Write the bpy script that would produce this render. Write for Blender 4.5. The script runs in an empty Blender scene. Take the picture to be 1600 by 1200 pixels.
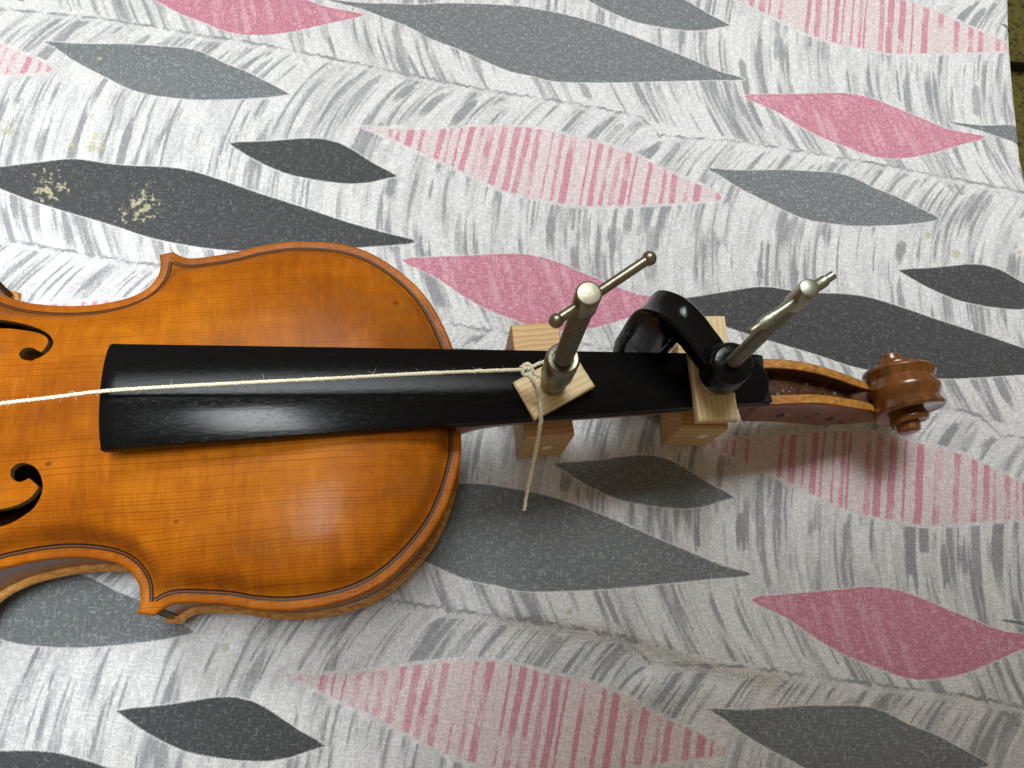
import bpy, bmesh, math, random
import numpy as np
from mathutils import Vector, Matrix
from mathutils.geometry import delaunay_2d_cdt

S = 0.001                     # everything below is worked out in millimetres
C = bpy.context.scene.collection
sc = bpy.context.scene
random.seed(7)
rng = np.random.default_rng(11)

# ------------------------------------------------------------------ camera
F = 1305.0
HC = 411.0                    # camera height above the cloth, mm
dn = np.array([-120.0, 398.0, F]); dn /= np.linalg.norm(dn)          # straight down, seen from the camera
ex = np.array([1.0, 0, 0]) - dn[0]*dn; ex /= np.linalg.norm(ex)
ey = -np.cross(dn, ex)
cam_d = bpy.data.cameras.new('camera')
cam_d.sensor_width = 36; cam_d.lens = F/1600*36
cam_d.clip_start = 0.01; cam_d.clip_end = 50
cam = bpy.data.objects.new('camera', cam_d); C.objects.link(cam)
cam.matrix_world = Matrix(((ex[0], -ex[1], -ex[2], 0), (ey[0], -ey[1], -ey[2], 0),
                           (-dn[0], dn[1], dn[2], HC*S), (0, 0, 0, 1)))
sc.camera = cam

# ------------------------------------------------------------------ light
w = bpy.data.worlds.new('World'); sc.world = w; w.use_nodes = True
bgn = w.node_tree.nodes['Background']
bgn.inputs[0].default_value = (1.0, 0.77, 0.52, 1); bgn.inputs[1].default_value = 0.23
def area(name, loc, target, sx, sy, power, col, spread=180):
    l = bpy.data.lights.new(name, 'AREA'); l.shape = 'RECTANGLE'; l.size = sx; l.size_y = sy
    l.energy = power; l.color = col; l.spread = math.radians(spread)
    o = bpy.data.objects.new(name, l); C.objects.link(o)
    o.location = loc
    d = Vector(target)-Vector(loc)
    o.rotation_euler = d.to_track_quat('-Z', 'Y').to_euler()
    return o
area('overhead_lamp', (-0.055, 0.055, 0.62), (-0.30, 0.005, 0), 0.20, 0.085, 0.78, (0.90, 0.97, 1.0), 66)
area('added_fill_panel', (0.19, 0.66, 0.80), (0.21, 0.335, 0), 1.5, 0.5, 3.25, (0.92, 0.985, 1.0), 40)  # added source: narrow beam brightens the far cloth, leaves the near side dim
sc.view_settings.view_transform = 'Standard'; sc.view_settings.look = 'None'
sc.view_settings.exposure = 0.0; sc.view_settings.gamma = 1.0

# ------------------------------------------------------------------ helpers
def U(x, y, z=0.0):
    """where the sight line of a photo pixel meets the level z (mm)"""
    r = np.array([x-800.0, y-600.0, F]); r = r/(r @ dn)*(HC-z)
    return np.array([r @ ex, r @ ey])

class MB:
    def __init__(self): self.v = []; self.f = []; self.m = []
    def add(self, vs, fs, mi=0):
        o = len(self.v); self.v += [tuple(map(float, p)) for p in vs]
        self.f += [tuple(i+o for i in q) for q in fs]; self.m += [mi]*len(fs)
    def grid(self, rows, closed_u=False, closed_v=False, mi=0):
        """rows: list of lists of points"""
        n, k = len(rows), len(rows[0]); vs = [p for r in rows for p in r]; fs = []
        for i in range(n if closed_u else n-1):
            for j in range(k if closed_v else k-1):
                a, b = i, (i+1) % n; c, d = j, (j+1) % k
                fs.append((a*k+c, a*k+d, b*k+d, b*k+c))
        self.add(vs, fs, mi)
    def fan(self, ring, mi=0, flip=False):
        c = np.mean(np.array(ring), axis=0); n = len(ring)
        fs = [(i, (i+1) % n, n) for i in range(n)]
        if flip: fs = [q[::-1] for q in fs]
        self.add(list(ring)+[c], fs, mi)
    def tube(self, pts, rad, sides=10, caps=True, mi=0):
        pts = [np.array(p, float) for p in pts]; n = len(pts)
        if np.isscalar(rad): rad = [rad]*n
        t = pts[1]-pts[0]; t /= np.linalg.norm(t)
        up = np.array([0, 0, 1.0]) if abs(t[2]) < .9 else np.array([1.0, 0, 0])
        nx = np.cross(up, t); nx /= np.linalg.norm(nx); rows = []
        for i in range(n):
            t = pts[min(i+1, n-1)]-pts[max(i-1, 0)]; t /= np.linalg.norm(t)
            nx = nx-(nx @ t)*t; nx /= np.linalg.norm(nx); ny = np.cross(t, nx)
            rows.append([pts[i]+rad[i]*(math.cos(a)*nx+math.sin(a)*ny) for a in np.linspace(0, 2*math.pi, sides, False)])
        self.grid(rows, closed_v=True, mi=mi)
        if caps: self.fan(rows[0], mi, True); self.fan(rows[-1], mi)
    def lathe(self, base, axis, prof, sides=32, mi=0, root=None):
        """prof: (height along axis, radius)"""
        axis = np.array(axis, float); axis /= np.linalg.norm(axis); base = np.array(base, float)
        h = np.array([1.0, 0, 0]) if abs(axis[0]) < .9 else np.array([0, 1.0, 0])
        nx = np.cross(axis, h); nx /= np.linalg.norm(nx); ny = np.cross(axis, nx)
        rows = [[base+axis*z+r*(math.cos(a)*nx+math.sin(a)*ny) for a in np.linspace(0, 2*math.pi, sides, False)] for z, r in prof]
        if root is None: self.grid(rows, closed_v=True, mi=mi)
        else:
            for k in range(len(rows)-1):
                self.grid(rows[k:k+2], closed_v=True, mi=1 if (prof[k][1]+prof[k+1][1])/2 < root else mi)
        self.fan(rows[0], mi, True); self.fan(rows[-1], mi)
    def build(self, name, mats, parent=None, origin=(0, 0, 0), smooth=None, merge=True, bevel=0):
        me = bpy.data.meshes.new(name); o3 = np.array(origin, float)
        me.from_pydata([tuple((np.array(p)-o3)*S) for p in self.v], [], self.f)
        if not isinstance(mats, (list, tuple)): mats = [mats]
        for mt in mats: me.materials.append(mt)
        me.polygons.foreach_set('material_index', self.m)
        bm = bmesh.new(); bm.from_mesh(me)
        if merge: bmesh.ops.remove_doubles(bm, verts=bm.verts, dist=1e-6)
        bmesh.ops.recalc_face_normals(bm, faces=bm.faces)
        bm.to_mesh(me); bm.free()
        ob = bpy.data.objects.new(name, me); C.objects.link(ob)
        if parent: ob.parent = parent
        else: ob.location = tuple(o3*S)
        if smooth is not None:
            me.polygons.foreach_set('use_smooth', [True]*len(me.polygons))
            if smooth < 180: me.set_sharp_from_angle(angle=math.radians(smooth))
        if bevel:
            b = ob.modifiers.new('bevel', 'BEVEL'); b.width = bevel*S; b.segments = 2; b.limit_method = 'ANGLE'
        return ob

def tag(o, label, cat, group=None, kind=None):
    if label: o['label'] = label
    if cat: o['category'] = cat
    if group: o['group'] = group
    if kind: o['kind'] = kind
    return o
def empty(name, loc, rot=None):
    o = bpy.data.objects.new(name, None); C.objects.link(o); o.empty_display_size = .02
    o.location = tuple(np.array(loc)*S)
    return o

def catmull(pts, step, closed=False):
    pts = [np.array(p, float) for p in pts]; out = []; n = len(pts)
    for i in range(n if closed else n-1):
        if closed: a, b, c, d = pts[i-1], pts[i], pts[(i+1) % n], pts[(i+2) % n]
        else: a, b, c, d = pts[max(i-1, 0)], pts[i], pts[i+1], pts[min(i+2, n-1)]
        k = max(1, int(round(np.linalg.norm(c-b)/step)))
        for j in range(k):
            t = j/k
            out.append(.5*((2*b)+(c-a)*t+(2*a-5*b+4*c-d)*t*t+(3*b-a-3*c+d)*t**3))
    if not closed: out.append(pts[-1])
    return np.array(out)

def seg_dist(P, poly, closed=True):
    """unsigned distance of points P (N,2) to a polyline"""
    A = poly if closed else poly[:-1]; B = np.roll(poly, -1, 0) if closed else poly[1:]
    best = np.full(len(P), 1e18)
    for a, b in zip(A, B):
        d = b-a; L = d @ d
        if L < 1e-12: continue
        t = np.clip(((P-a) @ d)/L, 0, 1)
        q = P-(a+t[:, None]*d)
        best = np.minimum(best, (q*q).sum(1))
    return np.sqrt(best)
def inside(P, poly):
    x, y = P[:, 0], P[:, 1]; r = np.zeros(len(P), bool); n = len(poly)
    for i in range(n):
        x1, y1 = poly[i]; x2, y2 = poly[(i+1) % n]
        if y1 == y2: continue
        c = ((y1 > y) != (y2 > y)) & (x < (x2-x1)*(y-y1)/(y2-y1)+x1)
        r ^= c
    return r
def sdf(P, poly):
    d = seg_dist(P, poly); return np.where(inside(P, poly), d, -d)

# ------------------------------------------------------------------ node helpers
class NT:
    def __init__(self, name):
        self.mat = bpy.data.materials.new(name); self.mat.use_nodes = True
        self.t = self.mat.node_tree; self.t.nodes.clear()
        self.out = self.t.nodes.new('ShaderNodeOutputMaterial')
        self.b = self.n('ShaderNodeBsdfPrincipled'); self.t.links.new(self.b.outputs[0], self.out.inputs[0])
    def n(self, k, **kw):
        x = self.t.nodes.new(k)
        for a, v in kw.items(): setattr(x, a, v)
        return x
    def set(self, sock, v):
        if hasattr(v, 'links') or isinstance(v, bpy.types.NodeSocket): self.t.links.new(v, sock)
        else:
            if isinstance(v, (tuple, list)) and len(v) == 3 and sock.type == 'RGBA': v = (*v, 1)
            sock.default_value = v
    def P(self, **kw):
        for k, v in kw.items(): self.set(self.b.inputs[k.replace('_', ' ')], v)
    def m(self, op, a, b=0.0, c=None, clamp=False):
        x = self.n('ShaderNodeMath', operation=op, use_clamp=clamp)
        self.set(x.inputs[0], a); self.set(x.inputs[1], b)
        if c is not None: self.set(x.inputs[2], c)
        return x.outputs[0]
    def step(self, v, lo, hi, a=0.0, b=1.0):
        x = self.n('ShaderNodeMapRange', interpolation_type='SMOOTHSTEP')
        self.set(x.inputs['Value'], v); self.set(x.inputs['From Min'], lo); self.set(x.inputs['From Max'], hi)
        self.set(x.inputs['To Min'], a); self.set(x.inputs['To Max'], b)
        return x.outputs['Result']
    def mix(self, f, a, b, mode='MIX'):
        x = self.n('ShaderNodeMix', data_type='RGBA', blend_type=mode)
        self.set(x.inputs[0], f); self.set(x.inputs[6], a); self.set(x.inputs[7], b)
        return x.outputs[2]
    def attr(self, name): return self.n('ShaderNodeAttribute', attribute_name=name).outputs['Fac']
    def coords(self, scale=(1, 1, 1), rot=0.0, src='Object', loc=(0, 0, 0)):
        """object coordinates in millimetres, turned and scaled"""
        c = self.n('ShaderNodeTexCoord').outputs[src]
        a = self.n('ShaderNodeMapping'); self.t.links.new(c, a.inputs['Vector'])
        a.inputs['Rotation'].default_value = (0, 0, rot); a.inputs['Scale'].default_value = (1000, 1000, 1000)
        b = self.n('ShaderNodeMapping'); self.t.links.new(a.outputs[0], b.inputs['Vector'])
        b.inputs['Scale'].default_value = scale; b.inputs['Location'].default_value = loc
        return b.outputs[0]
    def noise(self, vec, scale=1.0, detail=2.0, rough=.5, dist=0.0):
        x = self.n('ShaderNodeTexNoise'); self.t.links.new(vec, x.inputs['Vector'])
        x.inputs['Scale'].default_value = scale; x.inputs['Detail'].default_value = detail
        x.inputs['Roughness'].default_value = rough; x.inputs['Distortion'].default_value = dist
        return x.outputs['Fac']
    def ramp(self, v, stops):
        x = self.n('ShaderNodeValToRGB'); self.set(x.inputs[0], v); e = x.color_ramp.elements
        while len(e) < len(stops): e.new(.5)
        for i, (p, c) in enumerate(stops):
            e[i].position = p; e[i].color = (*c, 1) if len(c) == 3 else c
        return x.outputs[0]
    def bump(self, h, strength=.3, dist=.2, normal=None):
        x = self.n('ShaderNodeBump'); self.set(x.inputs['Height'], h)
        x.inputs['Strength'].default_value = strength; x.inputs['Distance'].default_value = dist*S
        if normal is not None: self.t.links.new(normal, x.inputs['Normal'])
        return x.outputs[0]

# ------------------------------------------------------------------ materials
def mat_spruce():
    n = NT('varnished_spruce')
    warp = n.noise(n.coords((.012, .03, .03)), 1, 2)
    c = n.n('ShaderNodeTexCoord').outputs['Object']
    sep = n.n('ShaderNodeSeparateXYZ'); n.t.links.new(c, sep.inputs[0])
    y = n.m('ADD', n.m('MULTIPLY', sep.outputs[1], 1000), n.m('MULTIPLY', warp, 5.0))
    g = n.m('FRACT', n.m('MULTIPLY', y, .72))                     # annual rings about 1.4 mm apart
    ringi = n.n('ShaderNodeTexWhiteNoise', noise_dimensions='1D'); n.set(ringi.inputs['W'], n.m('FLOOR', n.m('MULTIPLY', y, .72)))
    line = n.m('MULTIPLY', n.step(g, .25, .92), n.step(g, 1.0, .93))
    line = n.m('MULTIPLY', line, n.m('ADD', .25, n.m('MULTIPLY', ringi.outputs['Value'], .9)))
    line = n.m('MULTIPLY', line, n.step(n.noise(n.coords((.03, .5, .5)), 1, 3), .25, .6, .35, 1.0))
    flame = n.noise(n.coords((.22, .035, .035)), 1, 4, .65)
    blotch = n.noise(n.coords((.018, .025, .02)), 1, 4, .6)
    base = n.ramp(n.m('ADD', n.m('MULTIPLY', blotch, .7), n.m('MULTIPLY', flame, .3)),
                  [(.32, (.175, .041, .0022)), (.5, (.292, .080, .0034)), (.66, (.42, .132, .0062))])
    col = n.mix(n.m('MULTIPLY', line, .62), base, (.17, .030, .0025))
    worn = n.noise(n.coords((.03, .045, .03), loc=(5, 2, 0)), 1, 5, .65)
    col = n.mix(n.step(worn, .50, .66, 0, .5), col, (.20, .066, .012))
    fl = n.noise(n.coords((1.1, .12, .1)), 1, 2)
    col = n.mix(n.step(fl, .5, .8, 0, .14), col, (.60, .22, .02))
    v = n.n('ShaderNodeTexVoronoi', feature='F1'); n.t.links.new(n.coords((.055, .075, .06)), v.inputs['Vector']); v.inputs['Scale'].default_value = 1
    speck = n.m('MULTIPLY', n.step(v.outputs['Distance'], .10, .03), n.step(n.noise(n.coords((.05, .05, .05)), 1, 1), .44, .52))
    col = n.mix(n.m('MULTIPLY', speck, .75), col, (.10, .022, .004))
    pock = n.step(n.noise(n.coords((.35, .5, .4)), 1, 2), .70, .76)
    n.P(Base_Color=col, Roughness=.5, Specular_IOR_Level=.02, Coat_Weight=.09, Coat_Roughness=.21, Coat_IOR=1.5)
    h = n.m('ADD', n.m('MULTIPLY', line, .5), n.m('ADD', n.m('MULTIPLY', n.noise(n.coords((.10, .16, .1)), 1, 3), 1.3), n.m('MULTIPLY', pock, -2.0)))
    bb = n.bump(h, .35, .12)
    n.P(Normal=bb); n.set(n.b.inputs['Coat Normal'], n.bump(h, .22, .12))
    return n.mat
def mat_maple(name='varnished_maple', base=((.07, .020, .0025), (.145, .045, .005), (.23, .082, .011)), rough=.3, coat=.6):
    n = NT(name)
    warp = n.noise(n.coords((.05, .05, .05)), 1, 2)
    fl = n.noise(n.coords((.30, .06, .05)), 1, 3, .55, .4)
    col = n.ramp(n.m('ADD', n.m('MULTIPLY', fl, .65), n.m('MULTIPLY', warp, .35)), [(.33, base[0]), (.5, base[1]), (.66, base[2])])
    pore = n.step(n.noise(n.coords((.12, 2.2, 2.2)), 1, 2), .58, .72)
    col = n.mix(n.m('MULTIPLY', pore, .35), col, (.05, .012, .003))
    n.P(Base_Color=col, Roughness=rough, Coat_Weight=coat, Coat_Roughness=.10)
    h = n.noise(n.coords((.2, .2, .2)), 1, 3)
    nb = n.bump(h, .22, .25); n.P(Normal=nb); n.set(n.b.inputs['Coat Normal'], nb)
    return n.mat
def mat_bare_maple():
    n = NT('bare_maple_edge')
    f = n.noise(n.coords((.25, .6, .6)), 1, 4, .6)
    col = n.ramp(f, [(.3, (.25, .090, .015)), (.5, (.42, .18, .036)), (.7, (.55, .29, .08))])
    n.P(Base_Color=col, Roughness=.5, Specular_IOR_Level=.25, Coat_Weight=.1, Coat_Roughness=.2)
    return n.mat
def mat_ebony():
    n = NT('ebony')
    streak = n.noise(n.coords((.018, 1.2, 1.2)), 1, 3, .6)
    pore = n.step(n.noise(n.coords((.11, 3.2, 3.2)), 1, 2), .60, .70)
    scr = n.step(n.noise(n.coords((.06, 5.0, 5.0), rot=.12), 1, 1), .70, .78)
    col = n.mix(streak, (.0025, .0025, .0027), (.006, .0058, .0058))
    col = n.mix(n.m('MULTIPLY', scr, .05), col, (.05, .05, .05))
    n.P(Base_Color=col, Roughness=n.m('ADD', .10, n.m('MULTIPLY', streak, .10)), Specular_IOR_Level=.10)
    h = n.m('ADD', n.m('MULTIPLY', pore, -.25), n.m('MULTIPLY', streak, .9))
    n.P(Normal=n.bump(h, .26, .09))
    return n.mat
def mat_pine(name, light, dark, end=False):
    n = NT(name)
    warp = n.noise(n.coords((.03, .08, .08)), 1, 2)
    c = n.n('ShaderNodeTexCoord').outputs['Object']
    sep = n.n('ShaderNodeSeparateXYZ'); n.t.links.new(c, sep.inputs[0])
    r = n.m('ADD', n.m('ADD', n.m('MULTIPLY', sep.outputs[1], 1000), n.m('MULTIPLY', sep.outputs[2], 420)), n.m('MULTIPLY', warp, 5))
    g = n.m('FRACT', n.m('MULTIPLY', r, .42))
    line = n.m('MULTIPLY', n.step(g, .15, .88), n.step(g, 1.0, .90))
    fine = n.noise(n.coords((.15, 2.5, 2.5)), 1, 3, .6)
    col = n.mix(n.m('MULTIPLY', line, .85), light, dark)
    col = n.mix(n.step(fine, .45, .75, 0, .35), col, dark)
    n.P(Base_Color=col, Roughness=.55)
    n.P(Normal=n.bump(n.m('ADD', fine, n.m('MULTIPLY', line, .6)), .35, .12))
    return n.mat
def mat_metal(name, col, rough):
    n = NT(name)
    a = n.noise(n.coords((.9, .9, .9)), 1, 4, .6); b = n.noise(n.coords((.12, .12, .12)), 1, 3)
    c = n.mix(n.step(n.m('ADD', n.m('MULTIPLY', a, .5), n.m('MULTIPLY', b, .5)), .4, .66), col, tuple(x*.62 for x in col))
    n.P(Base_Color=c, Metallic=1.0, Roughness=n.m('ADD', rough, n.m('MULTIPLY', a, .18)))
    n.P(Normal=n.bump(a, .15, .05))
    return n.mat
def mat_black_paint():
    n = NT('black_enamel')
    a = n.noise(n.coords((.25, .25, .25)), 1, 3); wr = n.step(n.noise(n.coords((.6, .6, .6)), 1, 4, .7), .70, .76)
    n.P(Base_Color=n.mix(n.m('MULTIPLY', wr, .5), (.005, .005, .0055), (.045, .043, .04)), Roughness=.14, Specular_IOR_Level=.20)
    n.P(Normal=n.bump(a, .16, .5))
    return n.mat
def mat_plain(name, c1, c2, scale=.6, rough=.7, bump=.3):
    n = NT(name); a = n.noise(n.coords((scale, scale, scale)), 1, 4, .6)
    n.P(Base_Color=n.mix(n.step(a, .35, .65), c1, c2), Roughness=rough, Specular_IOR_Level=.2, Normal=n.bump(a, bump, .15))
    return n.mat
def mat_floor():
    n = NT('speckled_floor')
    v = n.n('ShaderNodeTexVoronoi', feature='F1'); n.t.links.new(n.coords((.11, .11, .11)), v.inputs['Vector']); v.inputs['Scale'].default_value = 1
    a = n.noise(n.coords((.09, .09, .09)), 1, 4, .7)
    col = n.ramp(a, [(.36, (.05, .06, .015)), (.46, (.40, .44, .14)), (.62, (.52, .56, .22)), (.72, (.66, .68, .40))])
    col = n.mix(n.step(v.outputs['Distance'], .20, .10), col, (.07, .08, .03))
    n.P(Base_Color=col, Roughness=.4)
    return n.mat

M_spruce = mat_spruce(); M_maple = mat_maple()
M_pegw = mat_maple('pegbox_maple', ((.11, .027, .006), (.18, .048, .012), (.24, .072, .020)), .38, .5)
M_rib = mat_maple('rib_maple', ((.11, .036, .012), (.16, .058, .022), (.21, .08, .032)), .38, .4)
M_bare = mat_bare_maple(); M_ebony = mat_ebony()
M_pine = mat_pine('pine_block', (.72, .57, .33), (.60, .42, .20))
M_pine2 = mat_pine('reddish_pine_block', (.60, .39, .165), (.44, .23, .07))
M_pine3 = mat_pine('end_grain_pine', (.62, .44, .21), (.50, .31, .12))
M_nickel = mat_metal('old_nickel', (.31, .285, .21), .30)
M_zinc = mat_metal('zinc_steel', (.42, .44, .36), .30)
M_thread_shade = mat_plain('thread_shade', (.085, .08, .062), (.14, .13, .105), 2, .45, .1)  # shade between the screw threads, put into the colour of their flanks
M_lit_hole = mat_plain('lit_hole_wood', (.86, .74, .52), (.90, .80, .60), 1.2, .6, .2)  # light on the inside of the bored holes, painted as a pale tone
M_black = mat_black_paint()
M_string = mat_plain('cotton', (.72, .66, .46), (.80, .75, .58), 2.5, .9, .5)
M_purf = mat_plain('dyed_wood', (.014, .006, .003), (.028, .010, .004), 1.5, .45, .1)
M_purfl = mat_plain('purfling_core', (.11, .040, .008), (.15, .055, .012), 1.0, .45, .1)
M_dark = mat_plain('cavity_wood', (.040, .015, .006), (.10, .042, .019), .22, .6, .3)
M_hole_shade = mat_plain('hole_shade', (.022, .008, .003), (.045, .016, .007), 1, .5, .2)  # dark tone painted for the shade inside the peg holes
M_cut = mat_plain('cut_wood_edge', (.10, .060, .022), (.16, .10, .04), .8, .6, .2)
M_inner = mat_plain('raw_inside_wood', (.22, .17, .09), (.30, .23, .13), .5, .8, .2)
M_rubber = mat_plain('black_rubber', (.008, .008, .008), (.014, .014, .013), 1, .5, .2)
M_floor = mat_floor()

# ------------------------------------------------------------------ printed tablecloth
TH, SK = .1597, -.0885
LA, LB = .9249*HC, .7087*HC
Av = LA*np.array([math.cos(TH), -math.sin(TH)])                     # fabric repeats, world mm (y up)
Bv = LB*np.array([-math.sin(TH+SK), -math.cos(TH+SK)])
Cv = (Bv-Av)/2
ah = Av/LA; bh = np.array([ah[1], -ah[0]])                          # along the print rows / across them, downwards

LEAF = {
 'charcoal_small': [(357,223),(400,221),(425,220),(450,218),(475,216),(507,217),(530,223),(555,236),(587,256),(621,274),(600,278),(575,284),(550,286),(512,283),(475,277),(442,269),(400,250),(375,235)],
 'grey_small': [(66,62),(100,65),(130,67),(200,68),(250,71),(290,74),(320,82),(350,97),(380,108),(410,123),(452,146),(430,149),(400,152),(350,154),(300,154),(260,150),(230,146),(200,137),(170,122),(140,107),(110,90),(85,72)],
 'charcoal_big': [(-45,264),(0,258),(50,252),(100,246),(130,247),(160,252),(200,256),(260,259),(300,266),(350,282),(400,300),(470,322),(540,345),(600,362),(650,377),(575,384),(520,387),(430,391),(380,391),(320,386),(240,371),(180,351),(120,333),(60,315),(0,293),(-30,275)],
 'grey_big': [(508,-4),(562,2),(600,3),(650,5),(700,3),(800,6),(837,11),(887,21),(925,32),(975,50),(1025,70),(1075,90),(1125,110),(1165,122),(1112,124),(1050,126),(975,128),(900,127),(862,124),(837,117),(800,109),(762,94),(712,72),(675,59),(637,39),(600,25),(562,10)],
 'pink_solid': [(1163,149),(1200,146),(1250,145),(1300,143.5),(1325,144),(1350,148),(1375,155),(1412,170),(1450,185),(1487,199),(1544,211),(1512,221),(1475,232),(1437,242),(1395,246),(1360,242),(1325,229),(1287,215),(1250,196),(1212,172)],
 'pink_striped': [(560,195),(625,197),(675,196),(740,192),(800,192),(850,197),(900,210),(950,222),(1000,240),(1050,265),(1100,286),(1125,298),(1136,306),(1128,313),(1100,315),(1050,318),(950,322),(900,322),(850,313),(800,303),(760,288),(730,273),(700,258),(660,240),(625,224),(590,208)],
}
SPINE = [(0,10),(60,16),(130,22),(200,34),(300,50),(400,65),(500,85),(600,105),(700,125),(800,143),(900,160),(1000,180)]

def build_cloth():
    fine = .72
    X = np.concatenate([np.linspace(-470, -288, 60, False), np.arange(-288, 400, fine), np.linspace(400.5, 640, 110)])
    Y = np.concatenate([np.linspace(-240, -82, 50, False), np.arange(-82, 428, fine), np.linspace(428.5, 620, 60)])
    XX, YY = np.meshgrid(X, Y)                                     # flat cloth coordinates
    nx, ny = len(X), len(Y)
    P = np.stack([XX.ravel(), YY.ravel()], 1)
    # which repeats touch the cloth
    cells = []
    for i in range(-4, 5):
        for j in range(-5, 6): cells.append((i*Av+j*Cv, j))
    fields = {}
    def paint_sdf(name, polys, lim=4.0):                           # polys: (outline, which rows of the half-drop)
        f = np.full((ny, nx), -lim)
        for poly, par in polys:
            p = catmull([U(*q) for q in poly], 6, True)
            for off, j_ in cells:
                if par is not None and j_ % 2 != par: continue
                q = p+off
                i0, i1 = np.searchsorted(X, [q[:, 0].min()-lim, q[:, 0].max()+lim])
                j0, j1 = np.searchsorted(Y, [q[:, 1].min()-lim, q[:, 1].max()+lim])
                if i1 <= i0 or j1 <= j0: continue
                sub = np.stack([XX[j0:j1, i0:i1].ravel(), YY[j0:j1, i0:i1].ravel()], 1)
                d = np.clip(sdf(sub, q), -lim, lim).reshape(j1-j0, i1-i0)
                f[j0:j1, i0:i1] = np.maximum(f[j0:j1, i0:i1], d)
        fields[name] = f
    paint_sdf('charcoal', [(LEAF['charcoal_small'], 0), (LEAF['charcoal_big'], 0)])
    paint_sdf('greyleaf', [(LEAF['charcoal_small'], 1), (LEAF['grey_small'], None), (LEAF['grey_big'], 0)])
    paint_sdf('pinkleaf', [(LEAF['pink_solid'], None)])
    paint_sdf('paleleaf', [(LEAF['pink_striped'], None)])
    allleaf = np.maximum.reduce([fields[k] for k in ('charcoal', 'greyleaf', 'pinkleaf', 'paleleaf')])
    # midrib lines of the print, one per row of the half-drop repeat
    sp = np.array([U(*q) for q in SPINE]); sa, sb = sp @ ah, sp @ bh
    a0 = sa[0]; per = LA
    def spine(alpha, row):
        off = row*Cv
        a = (alpha-off @ ah-a0) % per+a0
        lin = np.interp(a, np.append(sa, a0+per), np.append(sb, sb[0]))
        return lin+off @ bh
    rib = np.zeros((ny, nx)); white = np.zeros((ny, nx))
    ALPHA = XX*ah[0]+YY*ah[1]; BETA = XX*bh[0]+YY*bh[1]
    r2 = np.random.default_rng(5)
    jit = np.interp(ALPHA.ravel(), np.arange(-1200, 1200, 1.3), np.cumsum(r2.normal(0, .25, 1847))[:1847] % 1.0 if False else r2.normal(0, .42, 1847)).reshape(ny, nx)
    wob = np.interp(ALPHA.ravel(), np.arange(-1200, 1200, 4.0), r2.uniform(.15, 1.0, 600)).reshape(ny, nx)
    for row in range(-3, 6):
        t = BETA-spine(ALPHA, row)+jit
        rib = np.maximum(rib, np.clip(2.2-np.abs(t)/.52, 0, 1.25)*wob)
        white = np.maximum(white, np.clip(1-np.abs(t-2.6)/1.8, 0, 1))
    ink = np.zeros((ny, nx)); wash = np.zeros((ny, nx)); stripes = np.zeros((ny, nx)); pale = np.zeros((ny, nx))
    strip_h = Cv @ bh
    def lean(t):                                                   # sideways drift of a brush stroke per mm downwards
        return np.interp(t, [0, 12, 30, 55, 85, 115, strip_h], [-.72, -.60, -.30, -.06, .10, .38, .72])
    def stroke(field, a, row, t0, L, wd, val, soft0, soft1, lean_fn=lean, square=False):
        ns = max(3, int(L/3)); tt = np.linspace(0, L, ns); al = np.zeros(ns); cur = a
        for k in range(ns):
            al[k] = cur; cur += lean_fn(t0+tt[k])*(L/(ns-1))
        b0 = spine(a, row)
        pts = (al[:, None]*ah+(b0+t0+tt)[:, None]*bh)
        lo = pts.min(0)-wd-1; hi = pts.max(0)+wd+1
        i0, i1 = np.searchsorted(X, [lo[0], hi[0]]); j0, j1 = np.searchsorted(Y, [lo[1], hi[1]])
        if i1-i0 < 1 or j1-j0 < 1: return
        A_, B_ = ALPHA[j0:j1, i0:i1], BETA[j0:j1, i0:i1]
        s = (B_-b0-t0)/L
        ctr = np.interp(s.ravel(), tt/L, al).reshape(s.shape)
        taper = np.interp(s.ravel(), [-.02, .0, soft0, 1-soft1, 1.0, 1.02], [0, .35, 1, 1, .15, 0]).reshape(s.shape)
        d = 1-np.abs(A_-ctr)/(wd*.5*np.clip(taper, .01, 1))
        fade = np.interp(s.ravel(), [-.01, .02, soft0, 1-soft1, 1.0], [0, .8, 1, 1, 0]).reshape(s.shape)
        v = np.clip(d*wd*.9, 0, 1)*fade*val
        v[(s < -.02) | (s > 1.02)] = 0
        field[j0:j1, i0:i1] = np.maximum(field[j0:j1, i0:i1], v)
    # streaky brushwork following the drift of the strokes, one strip between two midribs at a time
    tg = np.linspace(-2, strip_h+2, 300); li = np.concatenate([[0], np.cumsum(lean(tg[:-1])*np.diff(tg))])
    def vnoise(a, b, seed):
        g = np.random.default_rng(seed).random((512, 128))
        a = a % 511; b = b % 127
        i_, j_ = a.astype(int), b.astype(int); u_, v_ = a-i_, b-j_; u_ = u_*u_*(3-2*u_); v_ = v_*v_*(3-2*v_)
        i2, j2 = (i_+1) % 512, (j_+1) % 128
        return g[i_, j_]*(1-u_)*(1-v_)+g[i2, j_]*u_*(1-v_)+g[i_, j2]*(1-u_)*v_+g[i2, j2]*u_*v_
    for row in range(-3, 6):
        sp_b = spine(ALPHA, row); t = BETA-sp_b; msk = (t > 0) & (t <= strip_h+1.5)
        tm, am = t[msk], ALPHA[msk]
        sx = am-np.interp(tm, tg, li)
        k = row*17.3
        n1 = vnoise(sx/3.1+k+300, tm/26+k+50, 1); n2 = vnoise(sx/1.25+k+600, tm/17+k+50, 2); n3 = vnoise(sx/7.5+k+200, tm/40+k+50, 3); n4 = vnoise(sx/.62+k+900, tm/12+k+50, 4)
        ink[msk] = np.maximum(ink[msk], np.clip((.40*n1+.30*n2+.18*n3+.12*n4-.49)*4.2, 0, .85))
        wash[msk] = np.maximum(wash[msk], np.clip((.45*n3+.3*n1+.25*n2-.40)*4, 0, 1))
    r3 = np.random.default_rng(21)
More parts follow.
